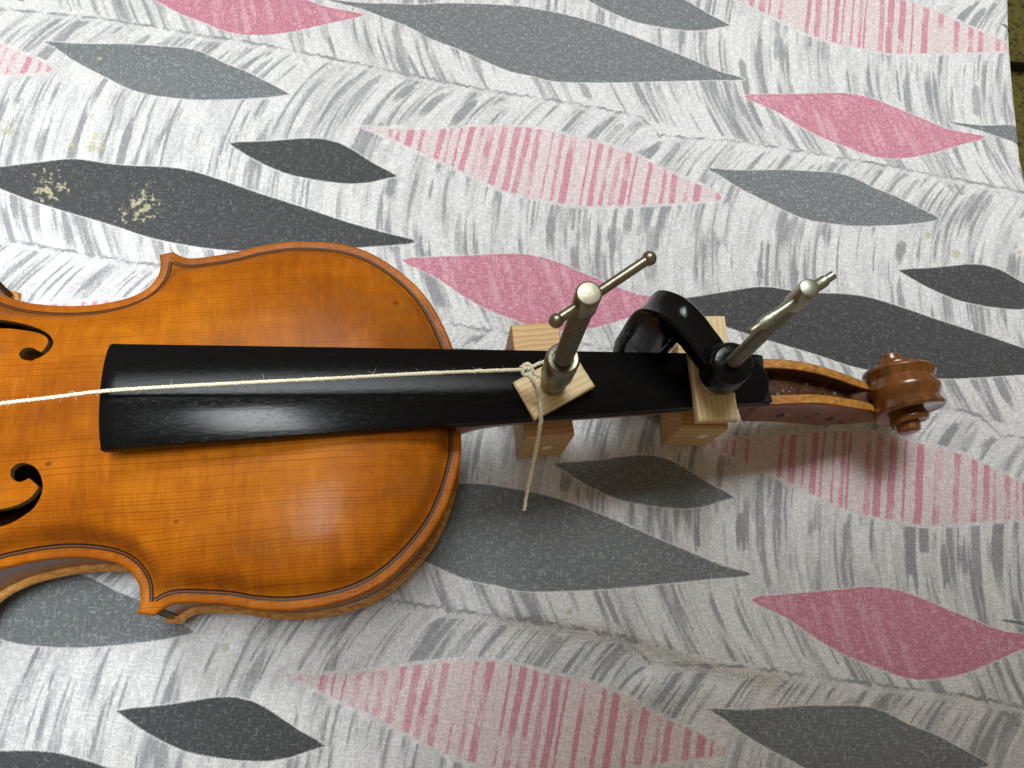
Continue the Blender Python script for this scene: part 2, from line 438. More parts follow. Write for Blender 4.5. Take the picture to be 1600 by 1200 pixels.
    for row in range(-1, 4):
        for band in range(4):
            a = -640.0
            while a < 540:
                q = r3.random()
                wd = r3.uniform(.7, 1.2) if q < .34 else (r3.uniform(1.3, 3.0) if q < .68 else r3.uniform(3.0, 7.0))
                a += wd*.5+r3.uniform(.8, 6.5)+(4.0 if r3.random() < .2 else 0)
                L = r3.uniform(16, 50)*(.75 if wd < 1.3 else 1)
                if band == 0: t0 = r3.uniform(3.6, 8)
                elif band == 1: t0 = strip_h-1.0-r3.uniform(0, 3)-L
                elif band == 2: t0 = r3.uniform(28, 62)
                else: t0 = r3.uniform(58, 92)
                pass
                val = r3.uniform(.5, 1.0) if r3.random() < .7 else r3.uniform(.25, .45)
                stroke(ink, a, row, t0, L, wd, val, r3.uniform(.05, .3), r3.uniform(.1, .6))
                a += wd*.5
        for k in range(800):
            stroke(wash, r3.uniform(-620, 520), row, r3.uniform(3, 100), r3.uniform(15, 45), r3.uniform(2.5, 9), r3.uniform(.3, 1), .3, .4)
        for k in range(300):                                       # bright bare strokes that part the grey ones
            stroke(pale, r3.uniform(-620, 520), row, r3.uniform(3, 95), r3.uniform(15, 50), r3.uniform(1.5, 5), r3.uniform(.5, 1), .15, .25)
    ink *= (1-.75*pale); wash *= (1-pale)
    halo = np.clip((-allleaf-.1)/.8, 0, 1)
    ink *= halo*(1-white); ink = np.maximum(ink, rib*np.clip(-allleaf/1.0, 0, 1))
    # stripes inside the pale pink leaf, and light scratches inside the solid pink one
    for row in range(-1, 4):
        r4 = np.random.default_rng(3)
        a = -700.0
        while a < 560:
            wd = r4.choice([.9, 2.2, 3.2, 4.2, 4.8]); a += wd*.5+r4.uniform(1.2, 3.4)
            stroke(stripes, a, row, 8+r4.uniform(-5, 5), 95, wd, r4.uniform(.65, 1), .02, .05, lambda t: r4.normal(-.03, .04)); a += wd*.5
            if r4.random() < .3: stroke(stripes, a+r4.uniform(-1.5, 1.5), row, 8+r4.uniform(0, 40), r4.uniform(10, 30), .9, .6, .1, .2, lambda t: -.02)
    edge = np.clip((fields['paleleaf']-.2)/1.5, 0, 1)
    stripes *= edge*(.55+.45*np.clip(vnoise(ALPHA/5+300, BETA/14+60, 8)*2.2-.2, 0, 1))
    scratch = np.zeros((ny, nx)); r5 = np.random.default_rng(9)
    for row in range(-1, 4):
        for k in range(900):
            stroke(scratch, r5.uniform(-620, 520), row, r5.uniform(60, 122), r5.uniform(16, 38), r5.choice([1.2, 2.4, 3.6, 4.8]), r5.uniform(.35, .9), .3, .5, lambda t: .42)
    scratch *= np.clip((fields['pinkleaf']-.4)/1.2, 0, 1)
    # old paint spots dropped on this very cloth
    stain = np.zeros((ny, nx))
    for px, py, r, n_ in ((225, 318, 34, 26), (200, 335, 22, 10), (75, 290, 34, 12), (150, 222, 30, 14), (110, 228, 14, 6), (8, 200, 22, 8), (1495, 396, 9, 4), (1452, 365, 6, 3), (155, 90, 4, 1), (886, 958, 5, 2), (352, 1013, 7, 3)):
        q = U(px, py); rad = r*.42
        i0, i1 = np.searchsorted(X, [q[0]-3*rad, q[0]+3*rad]); j0, j1 = np.searchsorted(Y, [q[1]-3*rad, q[1]+3*rad])
        d = np.hypot(XX[j0:j1, i0:i1]-q[0], YY[j0:j1, i0:i1]-q[1])
        stain[j0:j1, i0:i1] = np.maximum(stain[j0:j1, i0:i1], np.exp(-(d/rad)**2)*(.62 if r > 10 else .95))
    # ---- lie of the cloth: slight swells, a soft ridge at lower right, the hem falling over the table edge
    Z = np.zeros((ny, nx))
    Z += .5*np.sin(XX/46+YY/70)+.35*np.sin(XX/23-YY/31+1)+.3*np.sin(XX/60+YY/19+2)
    def ridge(p, q, h, wu, wl, ends=30):
        a, b = U(*p), U(*q); d = b-a; L = np.linalg.norm(d); d /= L; nrm = np.array([-d[1], d[0]])
        s = (XX-a[0])*d[0]+(YY-a[1])*d[1]; t = (XX-a[0])*nrm[0]+(YY-a[1])*nrm[1]
        t = t-2.5*np.sin(s/22)
        e = np.clip((s+ends)/ends, 0, 1)*np.clip((L+ends-s)/ends, 0, 1); e = e*e*(3-2*e)
        return h*e*np.where(t > 0, np.exp(-(t/wu)**2), np.exp(-(t/wl)**2))
    Z += ridge((820, 955), (1180, 1035), 6.5, 22, 7.5)
    Z += ridge((1000, 1075), (1130, 1095), 3.2, 7, 12)
    Z += ridge((720, 775), (820, 860), 1.8, 10, 9)
    Z += ridge((1180, 1090), (1500, 1060), 2.0, 20, 12)
    Z += ridge((420, 1090), (700, 1060), 1.6, 16, 14)
    # stays down where the violin and the blocks stand
    Xe = 345+np.where(YY > 277, .137*(YY-277), .02*(277-YY))+1.5*np.sin(YY/33)
    rr = 8.0; s = XX-(Xe-rr); al = np.clip(s/rr, 0, math.pi/2); drop = np.clip(s-rr*math.pi/2, 0, None)
    WX = np.where(s > 0, (Xe-rr)+rr*np.sin(al), XX); WX = WX+np.where(drop > 0, 2.5*np.sin(YY/21)*np.clip(drop/60, 0, 1), 0)
    WZ = np.where(s > 0, -rr*(1-np.cos(al))-drop, 0)+Z*np.clip(-s/12, 0, 1)
    co = np.stack([WX.ravel(), YY.ravel(), WZ.ravel()-1.2], 1).astype(np.float32)*S
    me = bpy.data.meshes.new('tablecloth'); nv = nx*ny
    idx = np.arange(nv).reshape(ny, nx)
    q = np.stack([idx[:-1, :-1], idx[:-1, 1:], idx[1:, 1:], idx[1:, :-1]], -1).reshape(-1, 4)
    me.vertices.add(nv); me.vertices.foreach_set('co', co.ravel())
    me.loops.add(q.size); me.loops.foreach_set('vertex_index', q.ravel().astype(np.int32))
    me.polygons.add(len(q)); me.polygons.foreach_set('loop_start', np.arange(0, q.size, 4, dtype=np.int32))
    me.update(calc_edges=True)
    me.polygons.foreach_set('use_smooth', np.ones(len(q), bool))
    fields.update(ink=ink, wash=wash, stripes=stripes, scratch=scratch, stain=stain)
    fields['flatx'] = XX; fields['flaty'] = YY
    for k, f in fields.items():
        at = me.attributes.new(k, 'FLOAT', 'POINT'); at.data.foreach_set('value', f.ravel().astype(np.float32))
    ob = bpy.data.objects.new('tablecloth', me); C.objects.link(ob)
    # ---- printed linen
    n = NT('printed_linen')
    com = n.n('ShaderNodeCombineXYZ'); n.set(com.inputs[0], n.attr('flatx')); n.set(com.inputs[1], n.attr('flaty'))
    rotn = n.n('ShaderNodeMapping'); n.t.links.new(com.outputs[0], rotn.inputs['Vector']); rotn.inputs['Rotation'].default_value = (0, 0, .09)
    def fc(sx, sy, lx=0.0):
        m_ = n.n('ShaderNodeMapping'); n.t.links.new(rotn.outputs[0], m_.inputs['Vector'])
        m_.inputs['Scale'].default_value = (sx, sy, 1); m_.inputs['Location'].default_value = (lx, 0, 0); return m_.outputs[0]
    warp_t = n.noise(fc(1.05, .27), 1, 2, .65); weft_t = n.noise(fc(.27, 1.05, 31), 1, 2, .65)
    wv = n.m('MAXIMUM', warp_t, weft_t)
    grain = n.noise(fc(1.5, 1.5, 7), 1, 3, .6)
    bristle = n.noise(fc(2.6, .16, 3), 1, 3, .6)
    tooth = n.m('ADD', n.m('MULTIPLY', n.m('SUBTRACT', bristle, .5), 1.5), n.m('MULTIPLY', n.m('SUBTRACT', grain, .5), 1.0))
    white_c = n.mix(n.noise(fc(.02, .02), 1, 3), (.745, .735, .73), (.81, .805, .805))
    col = n.mix(n.m('MULTIPLY', n.step(n.m('ADD', n.attr('wash'), n.m('MULTIPLY', tooth, .8)), .0, .9), .62), white_c, (.58, .575, .59))
    ik = n.step(n.m('ADD', n.attr('ink'), n.m('MULTIPLY', tooth, .65)), .08, .98)
    greyv = n.mix(n.noise(fc(.035, .035, 90), 1, 2), (.225, .228, .246), (.32, .323, .342))
    col = n.mix(n.m('MULTIPLY', ik, .88), col, greyv)
    fuzz = n.m('MULTIPLY', n.m('SUBTRACT', grain, .5), 1.6)
    def leafmask(a): return n.step(n.m('ADD', n.attr(a), fuzz), -.48, .42)
    ch = n.mix(n.step(wv, .56, .74), (.060, .061, .064), (.15, .152, .158))
    col = n.mix(leafmask('charcoal'), col, ch)
    gr = n.mix(n.step(wv, .55, .74), (.185, .200, .208), (.34, .35, .355))
    col = n.mix(leafmask('greyleaf'), col, gr)
    pk = n.mix(n.step(wv, .52, .75), (.60, .235, .315), (.71, .36, .43))
    pk = n.mix(n.m('MULTIPLY', n.step(n.m('ADD', n.attr('scratch'), tooth), .1, 1.0), .8), pk, (.74, .42, .48))
    col = n.mix(leafmask('pinkleaf'), col, pk)
    pm = n.step(n.m('ADD', n.attr('paleleaf'), fuzz), -.5, 1.9)
    col = n.mix(n.m('MULTIPLY', pm, .85), col, (.77, .64, .645))
    ps = n.step(n.m('ADD', n.attr('stripes'), n.m('MULTIPLY', tooth, .9)), .3, .8)
    col = n.mix(n.m('MULTIPLY', n.m('MULTIPLY', ps, pm), .92), col, (.63, .265, .34))
    st = n.step(n.m('ADD', n.attr('stain'), n.m('MULTIPLY', n.m('SUBTRACT', n.noise(fc(.24, .24, 55), 1, 4, .62), .5), 1.9)), .52, .68)
    col = n.mix(n.m('MULTIPLY', st, .8), col, (.52, .50, .31))
    col = n.mix(n.m('MULTIPLY', n.step(wv, .66, .46), .55), col, n.mix(1.0, col, (.58, .57, .57), 'MULTIPLY'))
    n.P(Base_Color=col, Roughness=.9, Sheen_Weight=.08)
    n.P(Normal=n.bump(n.m('ADD', wv, n.m('MULTIPLY', grain, .4)), 1.0, 1.1))
    me.materials.append(n.mat)
    return tag(ob, 'printed linen cloth with grey and pink leaf shapes spread under the violin', 'tablecloth')
build_cloth()

# ------------------------------------------------------------------ floor past the hem
fb_ = MB()
fb_.grid([[(x, y, -760) for y in (-6000, 6000)] for x in (-6000, 6000)])
tag(fb_.build('floor', M_floor), 'pale green speckled floor seen past the cloth edge', 'floor', kind='structure')
cb = MB()
q0 = U(1560, 95, -745); q1 = U(1650, 108, -745)
cb.tube(catmull([(q0[0]-300, q0[1]+50, -752), (*q0, -752), (*q1, -752), (q1[0]+200, q1[1]-70, -752), (q1[0]+420, q1[1]-60, -752)], 15), 8, 12)
tag(cb.build('floor_cable', M_rubber, origin=(q1[0], q1[1], -760), smooth=60), 'thick black cable lying on the speckled floor beyond the cloth edge', 'cable')

# ------------------------------------------------------------------ violin
ANG, ROLL = math.radians(5.208), math.radians(4.5)
ZP = 54.0
P0 = np.array([-131.07, 87.9+1.0, ZP])
vrot = np.array(Matrix.Rotation(ANG, 3, 'Z') @ Matrix.Rotation(-ROLL, 3, 'X'))
violin = empty('violin', P0)
violin.rotation_euler = (Matrix.Rotation(ANG, 3, 'Z') @ Matrix.Rotation(-ROLL, 3, 'X')).to_euler()
tag(violin, 'orange varnished violin without strings, lying face up on the printed cloth', 'violin')
def VW(p): return P0+vrot @ np.array(p, float)                      # violin space (mm, z=0 at the plate edge) -> world
def VL(px, py, zl):
    """sight line of a pixel met with height zl above the violin's plate edge, in violin space"""
    cpos = vrot.T @ (np.array([0, 0, HC])-P0)
    r = np.array([px-800.0, py-600.0, F]); d = vrot.T @ np.array([r @ ex, r @ ey, -(r @ dn)])
    t = (zl-cpos[2])/d[2]; q = cpos+t*d
    return q[:2]

HALF_UP = [(139.6, 0), (139.5, 8), (139.2, 15), (138.3, 26), (135.2, 36.5), (131, 46.7), (125.5, 56), (118.8, 64), (111.5, 70.8), (104, 76.3), (96, 80.3), (86, 83.1), (74, 84.5), (64, 84.6), (52, 83.0), (42, 80.5), (32.5, 79.0), (24, 78.1), (19.5, 78.4), (16, 80), (13.3, 81.9)]
HALF_C = [(7.0, 80.6), (7.5, 77.5), (7.6, 73.5), (6.8, 69.5), (4.2, 65.2), (1, 62.2), (-3, 60), (-8.5, 58.2), (-17, 56.7), (-25.5, 56.3), (-33.3, 56.7), (-41, 57.7), (-49, 59.4), (-57, 62.6), (-62.5, 66.5), (-66.5, 71.5), (-69, 77.5), (-69.5, 83.5)]
HALF_LO = [(-75.5, 85.5), (-80, 85), (-88, 86.5), (-100, 91.5), (-115, 97.5), (-130, 101.5), (-145, 103), (-160, 101.5), (-175, 96), (-190, 85), (-202, 68), (-210, 48), (-214.5, 25), (-216.5, 0)]
segs_half = [catmull(HALF_UP, 1.6), catmull(HALF_C, 1.4), catmull(HALF_LO, 1.8)]
half = np.concatenate(segs_half)
OUT = np.concatenate([half, (half[1:-1]*[1, -1])[::-1]])           # closed outline, from neck end round
def offset(poly, d, closed=True):
    """move a polyline to its inner side by d (outline runs anticlockwise seen from above)"""
    a = np.roll(poly, 1, 0) if closed else np.concatenate([[2*poly[0]-poly[1]], poly[:-1]])
    b = np.roll(poly, -1, 0) if closed else np.concatenate([poly[1:], [2*poly[-1]-poly[-2]]])
    t = b-a; t /= np.linalg.norm(t, axis=1)[:, None]+1e-9
    return poly+d*np.stack([-t[:, 1], t[:, 0]], 1)

# arching: a membrane over the outline, flattened on top and hollowed next to the edge
GX = np.arange(-222, 146, 2.0); GY = np.arange(-108, 109, 2.0)
gx, gy = np.meshgrid(GX, GY); ins = inside(np.stack([gx.ravel(), gy.ravel()], 1), OUT).reshape(gx.shape)
ph = np.zeros_like(gx)
for it in range(2600):
    ph[1:-1, 1:-1] = .25*(ph[:-2, 1:-1]+ph[2:, 1:-1]+ph[1:-1, :-2]+ph[1:-1, 2:])+.01
    ph *= ins
ph /= ph.max()
def arch(P):
    fx = np.clip((P[:, 0]-GX[0])/2, 0, len(GX)-1.001); fy = np.clip((P[:, 1]-GY[0])/2, 0, len(GY)-1.001)
    i, j = fx.astype(int), fy.astype(int); u, v = fx-i, fy-j
    a = ph[j, i]*(1-u)*(1-v)+ph[j, i+1]*u*(1-v)+ph[j+1, i]*(1-u)*v+ph[j+1, i+1]*u*v
    d = seg_dist(P, OUT)
    h = 15.0*(1-(1-np.clip(a*1.15, 0, 1))**2.0)
    k = np.clip((d-3.0)/9.0, 0, 1); k = k*k*(3-2*k)
    return h*k-.9*np.exp(-((d-5.2)/2.6)**2)

# sound holes, traced at their height on the arching
FH_TOP = [(-8, 504.5), (0, 505), (25, 508), (50, 514), (75, 524), (88, 534), (93, 545), (89, 556), (80, 565), (70, 570), (62, 574), (53, 573.5), (45, 570), (41.5, 563), (45, 556), (53, 552.5), (62, 553), (69, 557), (75, 560), (81, 553), (85, 544), (82, 536), (70, 529), (50, 524.5), (25, 521.5), (0, 521.5), (-8, 522)]
FH_BOT = [(-8, 830), (0, 827.5), (24, 820), (45, 809), (60, 799), (72, 784), (77.5, 769), (76.5, 754), (70.5, 741), (61.5, 734), (48, 731), (37, 734), (30, 741), (29, 749), (34, 757), (44, 760), (52, 757), (57, 754), (64, 760), (71, 767), (64.5, 776), (54, 785.5), (30, 796), (0, 802), (-8, 804)]
def fhole(pix):
    p = [VL(x, y, 7.5) for x, y in pix]
    p = [np.array(q) for q in p]
    # the lower half of the f, beyond the picture: point-mirrored about the notch, as on any sound hole
    e0, e1 = p[0], p[-1]; mid = (e0+e1)/2
    nd = mid+np.array([-13.0, math.copysign(3.0, mid[1])])
    other = [2*nd-q for q in p]
    return catmull(p+other, 1.6, True)
FH = [fhole(FH_TOP), fhole(FH_BOT)]
for i in (0, 1):
    a = 0.5*np.sum(FH[i][:, 0]*np.roll(FH[i][:, 1], -1)-np.roll(FH[i][:, 0], -1)*FH[i][:, 1])
    if a < 0: FH[i] = FH[i][::-1]

def plate(name, mat, parent, sign, holes, edge_mat, step):
    """arched plate with a rounded overhanging edge; sign +1 top, -1 back"""
    mb = MB()
    rim = offset(OUT, 1.3)
    gxs = np.arange(-220, 142, step); gys = np.arange(-106, 107, step)
    a, b = np.meshgrid(gxs, gys); pts = np.stack([a.ravel(), b.ravel()], 1); pts += np.where((np.arange(len(pts))//len(gxs)) % 2 == 0, 0, .5*step)[:, None]*np.array([1, 0])
    pts = pts[inside(pts, rim)]; pts = pts[seg_dist(pts, rim) > step*.55]
    for h in holes:
        k = ~inside(pts, h) & (seg_dist(pts, h) > step*.4); pts = pts[k]
    V = [Vector(p) for p in rim]; E = [(i, (i+1) % len(rim)) for i in range(len(rim))]
    for h in holes:
        o = len(V); V += [Vector(p) for p in h]; E += [(o+i, o+(i+1) % len(h)) for i in range(len(h))]
    V += [Vector(p) for p in pts]
    vo, eo, fo, *_ = delaunay_2d_cdt(V, E, [], 1, 1e-5)
    vo = np.array([tuple(v) for v in vo]); tri = np.array([f for f in fo if len(f) == 3])
    cen = vo[tri].mean(1); keep = inside(cen, rim)
    for h in holes: keep &= ~inside(cen, h)
    tri = tri[keep]; z = arch(vo)
    rimz = arch(rim)
    mb.add(np.column_stack([vo, sign*z]), [tuple(t) for t in tri])
    prof = [(.75, -.12), (.3, -.5), (0, -1.3), (0, -2.5), (.35, -3.3), (1.0, -3.8), (3.6, -3.9)]
    rows = [[(p[0], p[1], sign*zz) for p, zz in zip(rim, rimz)]]
    for d, dz in prof:
        o = offset(OUT, d); rows.append([(p[0], p[1], sign*(zz+dz)) for p, zz in zip(o, rimz)])
    mb.grid(rows[:3], closed_v=True, mi=0); mb.grid(rows[2:6], closed_v=True, mi=1); mb.grid(rows[5:], closed_v=True, mi=1)
    for h in holes:
        hz = arch(h)
        mb.grid([[(p[0], p[1], zz) for p, zz in zip(h, hz)], [(p[0], p[1], zz-3.2) for p, zz in zip(h, hz)]], closed_v=True, mi=2)
    if sign < 0:
        for i in range(len(mb.v)):
            x, y, zz = mb.v[i]; mb.v[i] = (x, y, zz-38.5)
    return mb.build(name, [mat, edge_mat, M_cut], parent, smooth=55)
top = plate('top_plate', M_spruce, violin, 1, FH, M_spruce, 1.5)
back = plate('back_plate', M_maple, violin, -1, [], M_bare, 4.0)
# ribs
rb = MB(); ro = offset(OUT, 3.0)
rb.grid([[(p[0], p[1], z) for p in ro] for z in (-3.6, -12, -24, -35.0)], closed_v=True)
ribs = rb.build('ribs', M_rib, violin, smooth=50)
lin = MB(); ri = offset(OUT, 4.2)
lin.grid([[(p[0], p[1], z) for p in ri] for z in (-4.2, -34.4)], closed_v=True)
lin.build('lining', M_inner, violin, smooth=50)
# purfling: black - wood - black ribbons let in along the edge
def purfling(curve):
    mb = MB(); off = offset(curve, 4.0, False)
    keep = seg_dist(off, OUT) > 3.93
    idx = np.where(keep)[0]; i0, i1 = idx[0], idx[-1]+1
    rows = []
    for d in (3.70, 4.33, 4.87, 5.50):
        o = offset(curve, d, False)[i0:i1]; z = arch(o)+.2
        rows.append([(p[0], p[1], zz) for p, zz in zip(o, z)])
    mb.grid(rows[0:2], mi=0); mb.grid(rows[1:3], mi=1); mb.grid(rows[2:4], mi=0)
    return mb
for s in segs_half:
    for sg in (1, -1):
        cv = s if sg > 0 else (s*[1, -1])[::-1]
        purfling(cv).build('purfling', [M_purf, M_purfl], top, smooth=60)

# fingerboard
FBL, FZ0, FZ1 = 282.0, 36.0, 3.6
def fb_z(u): return FZ0+(FZ1-FZ0)*u/FBL
def fb_hw(u): return 22.3+(11.9-22.3)*u/FBL
def fb_c(u): return -.5+.65*u/FBL
fb = MB(); rows = []
us = [0, .5, 1.5] + list(np.linspace(6, FBL-6, 40)) + [FBL-2.5, FBL-1.0, FBL-.2]
for u in us:
    hw, zc = fb_hw(u), fb_z(u); R = 56.0
    sh = min(u, .9 if u < 100 else 9)*0
    e = 0.0
    if u < 1.5: e = (1.5-u)**2*.35
    if u > FBL-2.6: e = (u-(FBL-2.6))**2*.22
    row = []
    sag = R-math.sqrt(R*R-hw*hw)
    ze = zc-sag
    row.append((u, -hw+1.2, ze-5.4)); row.append((u, -hw+.25+e*.4, ze-5.0)); row.append((u, -hw+e*.4, ze-1.0))
    for k in range(25):
        y = (-1+2*k/24)*(hw-.35-e*.3); zz = zc-(R-math.sqrt(R*R-y*y))
        # slight hollow of the end in plan
        row.append((u+(.6*(y/hw)**8 if u < 2 else 0)+(-5.0*(y/hw)**2 if u > FBL-3 else 0)-(0 if u < 2 else 0), y, zz-e))
    row.append((u, hw-e*.4, ze-1.0)); row.append((u, hw-.25-e*.4, ze-5.0)); row.append((u, hw-1.2, ze-5.4))
    rows.append([(a, b+fb_c(u), c) for a, b, c in row])
fb.grid(rows, closed_v=True); fb.fan(rows[0]); fb.fan(rows[-1])
fb.build('fingerboard', M_ebony, violin, smooth=40)

# neck with heel
nk = MB(); rows = []
for u in np.linspace(137.0, 279, 50):
    hw = fb_hw(min(u, 282))-.35; zt = fb_z(u)-(56-math.sqrt(56**2-hw**2))-5.2
    dep = 13.5 + 26*math.exp(-((u-137)/9.0)) + 5*max(0, (u-272)/15)**2
    dep = min(dep, zt+38)
    row = []
    for k in range(21):
        a = math.pi*k/20
        row.append((u, fb_c(u)-hw*math.cos(a)*(1-.06*math.sin(a)), zt-dep*math.sin(a)**.8))
    rows.append(row)
nk.grid(rows); nk.fan(rows[0]); nk.fan(rows[-1])
for i in range(len(rows)-1):                                        # flat glue surface
    a, b = rows[i], rows[i+1]; nk.add([a[0], a[-1], b[-1], b[0]], [(0, 1, 2, 3)])
nk.build('neck', M_pegw, violin, smooth=60)

# pegbox: two cheeks, a floor and a throat
PBU = np.array([276.5, 292, 303, 314, 325, 334, 342, 353])
PBC = np.interp(PBU, [276.5, 303, 325, 342, 353], [.2, -1.0, -2.9, -3.9, -3.8])
PBH = np.array([11.9, 11.5, 10.8, 10.1, 9.4, 8.7, 8.2, 7.9])
PBT = np.array([-2.0, -2.4, -4.2, -7.5, -12.5, -17.5, -22.0, -29.0])
PBB = np.array([-27.0, -30.0, -34.5, -38.5, -41.0, -42.0, -42.0, -41.5])
uu = np.linspace(276.5, 353, 50)
def sm(tab): 
    p = catmull(np.column_stack([PBU, tab]), 1.0); return np.interp(uu, p[:, 0], p[:, 1])
pc, phw, pt, pbm = sm(PBC), sm(PBH), sm(PBT), sm(PBB)
pb = MB(); rows = []
for u, c, h, t, b in zip(uu, pc, phw, pt, pbm):
    wl = min(5.0, h*.56); fl = t-8.5 if u < 334 else t-1.5-max(0, 342-u)*.6
    fl = max(fl, b+4)
    rows.append([(u, c-h+.5, b+1.5), (u, c-h, b+3), (u, c-h, t-.8), (u, c-h+.7, t), (u, c-h+wl-.4, t), (u, c-h+wl, t-.5), (u, c-h+wl+.6, fl),
                 (u, c+h-wl-.6, fl), (u, c+h-wl, t-.5), (u, c+h-wl+.4, t), (u, c+h-.7, t), (u, c+h, t-.8), (u, c+h, b+3), (u, c+h-.5, b+1.5), (u, c+h*.5, b), (u, c-h*.5, b)])
nr = len(rows)
for k in range(16):
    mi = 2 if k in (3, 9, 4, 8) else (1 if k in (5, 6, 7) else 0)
    pb.grid([[r[k] for r in rows], [r[(k+1) % 16] for r in rows]], mi=mi)
pb.fan(rows[0]); pb.fan(rows[-1])
pegbox = pb.build('pegbox', [M_pegw, M_dark, M_bare], violin, smooth=40)
# peg holes in both cheeks, with small pin holes between
def on_cheek(px, py):
    """violin-space point of a pixel on the cheek facing the camera"""
    best = None
    for z in np.arange(-40, 0, .25):
        q = VL(px, py, z); c = np.interp(q[0], uu, pc); h = np.interp(q[0], uu, phw); e = abs(q[1]-(c-h))
        if best is None or e < best[0]: best = (e, q[0], c-h, z)
    return best[1:]
for px, py, r in ((1222, 649, 3.8), (1300, 654.5, 3.8), (1258, 651.5, 1.1), (1275, 647.5, 1.6), (1314, 661, 1.0), (1331, 655.5, 1.2)):
    q = np.array(on_cheek(px, py)); mb = MB()
    mb.lathe(q+np.array([0, .02, 0]), (-.09, -1, .02), [(-.5, r*1.0), (.10, r*1.0), (.14, r*.94), (.12, r*.82), (.05, r*.8)] if r > 2 else [(-.5, r), (.08, r), (.06, r*.8)], 28)
    mb.m = [0]*len(mb.m)
    ob = mb.build('peg_hole', [M_maple if r > 2 else M_hole_shade, M_hole_shade], pegbox, smooth=40)
    if r > 2:
        d_ = MB(); d_.lathe(q+np.array([-.35*r, -.08, .1]), (-.09, -1, .02), [(-.2, r*.55), (.06, r*.55), (.07, r*.4)], 20)
        d_.v = [(x, y, z) for x, y, z in d_.v]
        d_.build('hole_shade_disc', M_hole_shade, pegbox, smooth=40)
rs = random.Random(4)
gr = MB()
for k in range(20):                                                # chips and dust left on the pegbox floor
    i = rs.randrange(6, 34); q = np.array([uu[i], pc[i]+rs.uniform(-.7, .7)*(phw[i]-5), max(pt[i]-8.5, pbm[i]+4)+.05])
    r = rs.choice([.2, .3, .4, .6, 1.1])
    ring = [q+np.array([r*math.cos(a)*rs.uniform(.5, 1.2), r*math.sin(a)*rs.uniform(.5, 1.2), 0]) for a in np.linspace(0, 6.28, 7, False)]
    gr.fan([p+np.array([0, 0, .15]) for p in ring])
gd = gr.build('dust_chips', mat_plain('pale_dust', (.11, .075, .05), (.26, .22, .18), .7, .9, .2), pegbox); gd['kind'] = 'stuff'

# scroll: a volute that narrows and steps outwards to the eyes
sl = MB(); SCX, SCZ, SCC = 357.5, -21.5, -3.6
def s_r(t):                                                        # radius by turn
    return np.interp(t, [-.12, 0, .25, .5, .75, 1.0, 1.25, 1.5, 1.75, 2.0, 2.25, 2.45], [24, 22.0, 20.2, 17.8, 15.6, 13.2, 11.2, 9.6, 8.2, 7.0, 6.0, 5.4])
def s_w(t):
    return np.interp(t, [-.12, 0, .25, .5, .75, 1.0, 1.25, 1.5, 1.75, 2.0, 2.25, 2.45], [6.8, 7.4, 9.2, 11.2, 12.2, 13.4, 14.8, 16.0, 17.0, 17.4, 18.6, 19.6])
ts = np.linspace(-.10, 2.45, 170); rows = []; sideL = []; sideR = []
for t in ts:
    a = -math.pi/2+2*math.pi*t; r, wd = s_r(t), s_w(t); row = []
    for f, dr in ((-1, -1.3), (-.985, -.75), (-.90, -.05), (-.84, 0), (-.7, -1.0), (-.5, -1.9), (-.3, -1.3), (-.12, -.12), (0, 0), (.12, -.12), (.3, -1.3), (.5, -1.9), (.7, -1.0), (.84, 0), (.90, -.05), (.985, -.75), (1, -1.3)):
        rr_ = r+dr*(1 if t < 1.6 else .6)
        row.append((SCX+rr_*math.cos(a), SCC+f*wd, SCZ+rr_*math.sin(a)))
    rows.append(row)
    ri_ = max(.2, s_r(min(t+1.0, 2.45))-2.2) if t < 1.45 else .2
    wi = wd-.9
    for sd, lst in ((-1, sideL), (1, sideR)):
        lst.append([(SCX+(r-1.3)*math.cos(a), SCC+sd*wd, SCZ+(r-1.3)*math.sin(a)),
                    (SCX+(r-2.4)*math.cos(a), SCC+sd*(wd-.35), SCZ+(r-2.4)*math.sin(a)),
                    (SCX+(ri_*.5+r*.5-1)*math.cos(a), SCC+sd*(wd-1.0), SCZ+(ri_*.5+r*.5-1)*math.sin(a)),
                    (SCX+ri_*math.cos(a), SCC+sd*(wd-.8), SCZ+ri_*math.sin(a))])
sl.grid(rows); sl.grid(sideL); sl.grid(sideR); sl.fan(rows[0]); sl.fan(rows[-1])
for sd in (-1, 1):                                                 # round eyes
    sl.lathe((SCX, SCC+sd*12, SCZ), (0, sd, 0), [(0, 5.4), (6.6, 5.4), (7.7, 5.2), (8.3, 4.5), (8.6, 3.0)], 32)
sl.build('scroll', M_maple, violin, smooth=32)

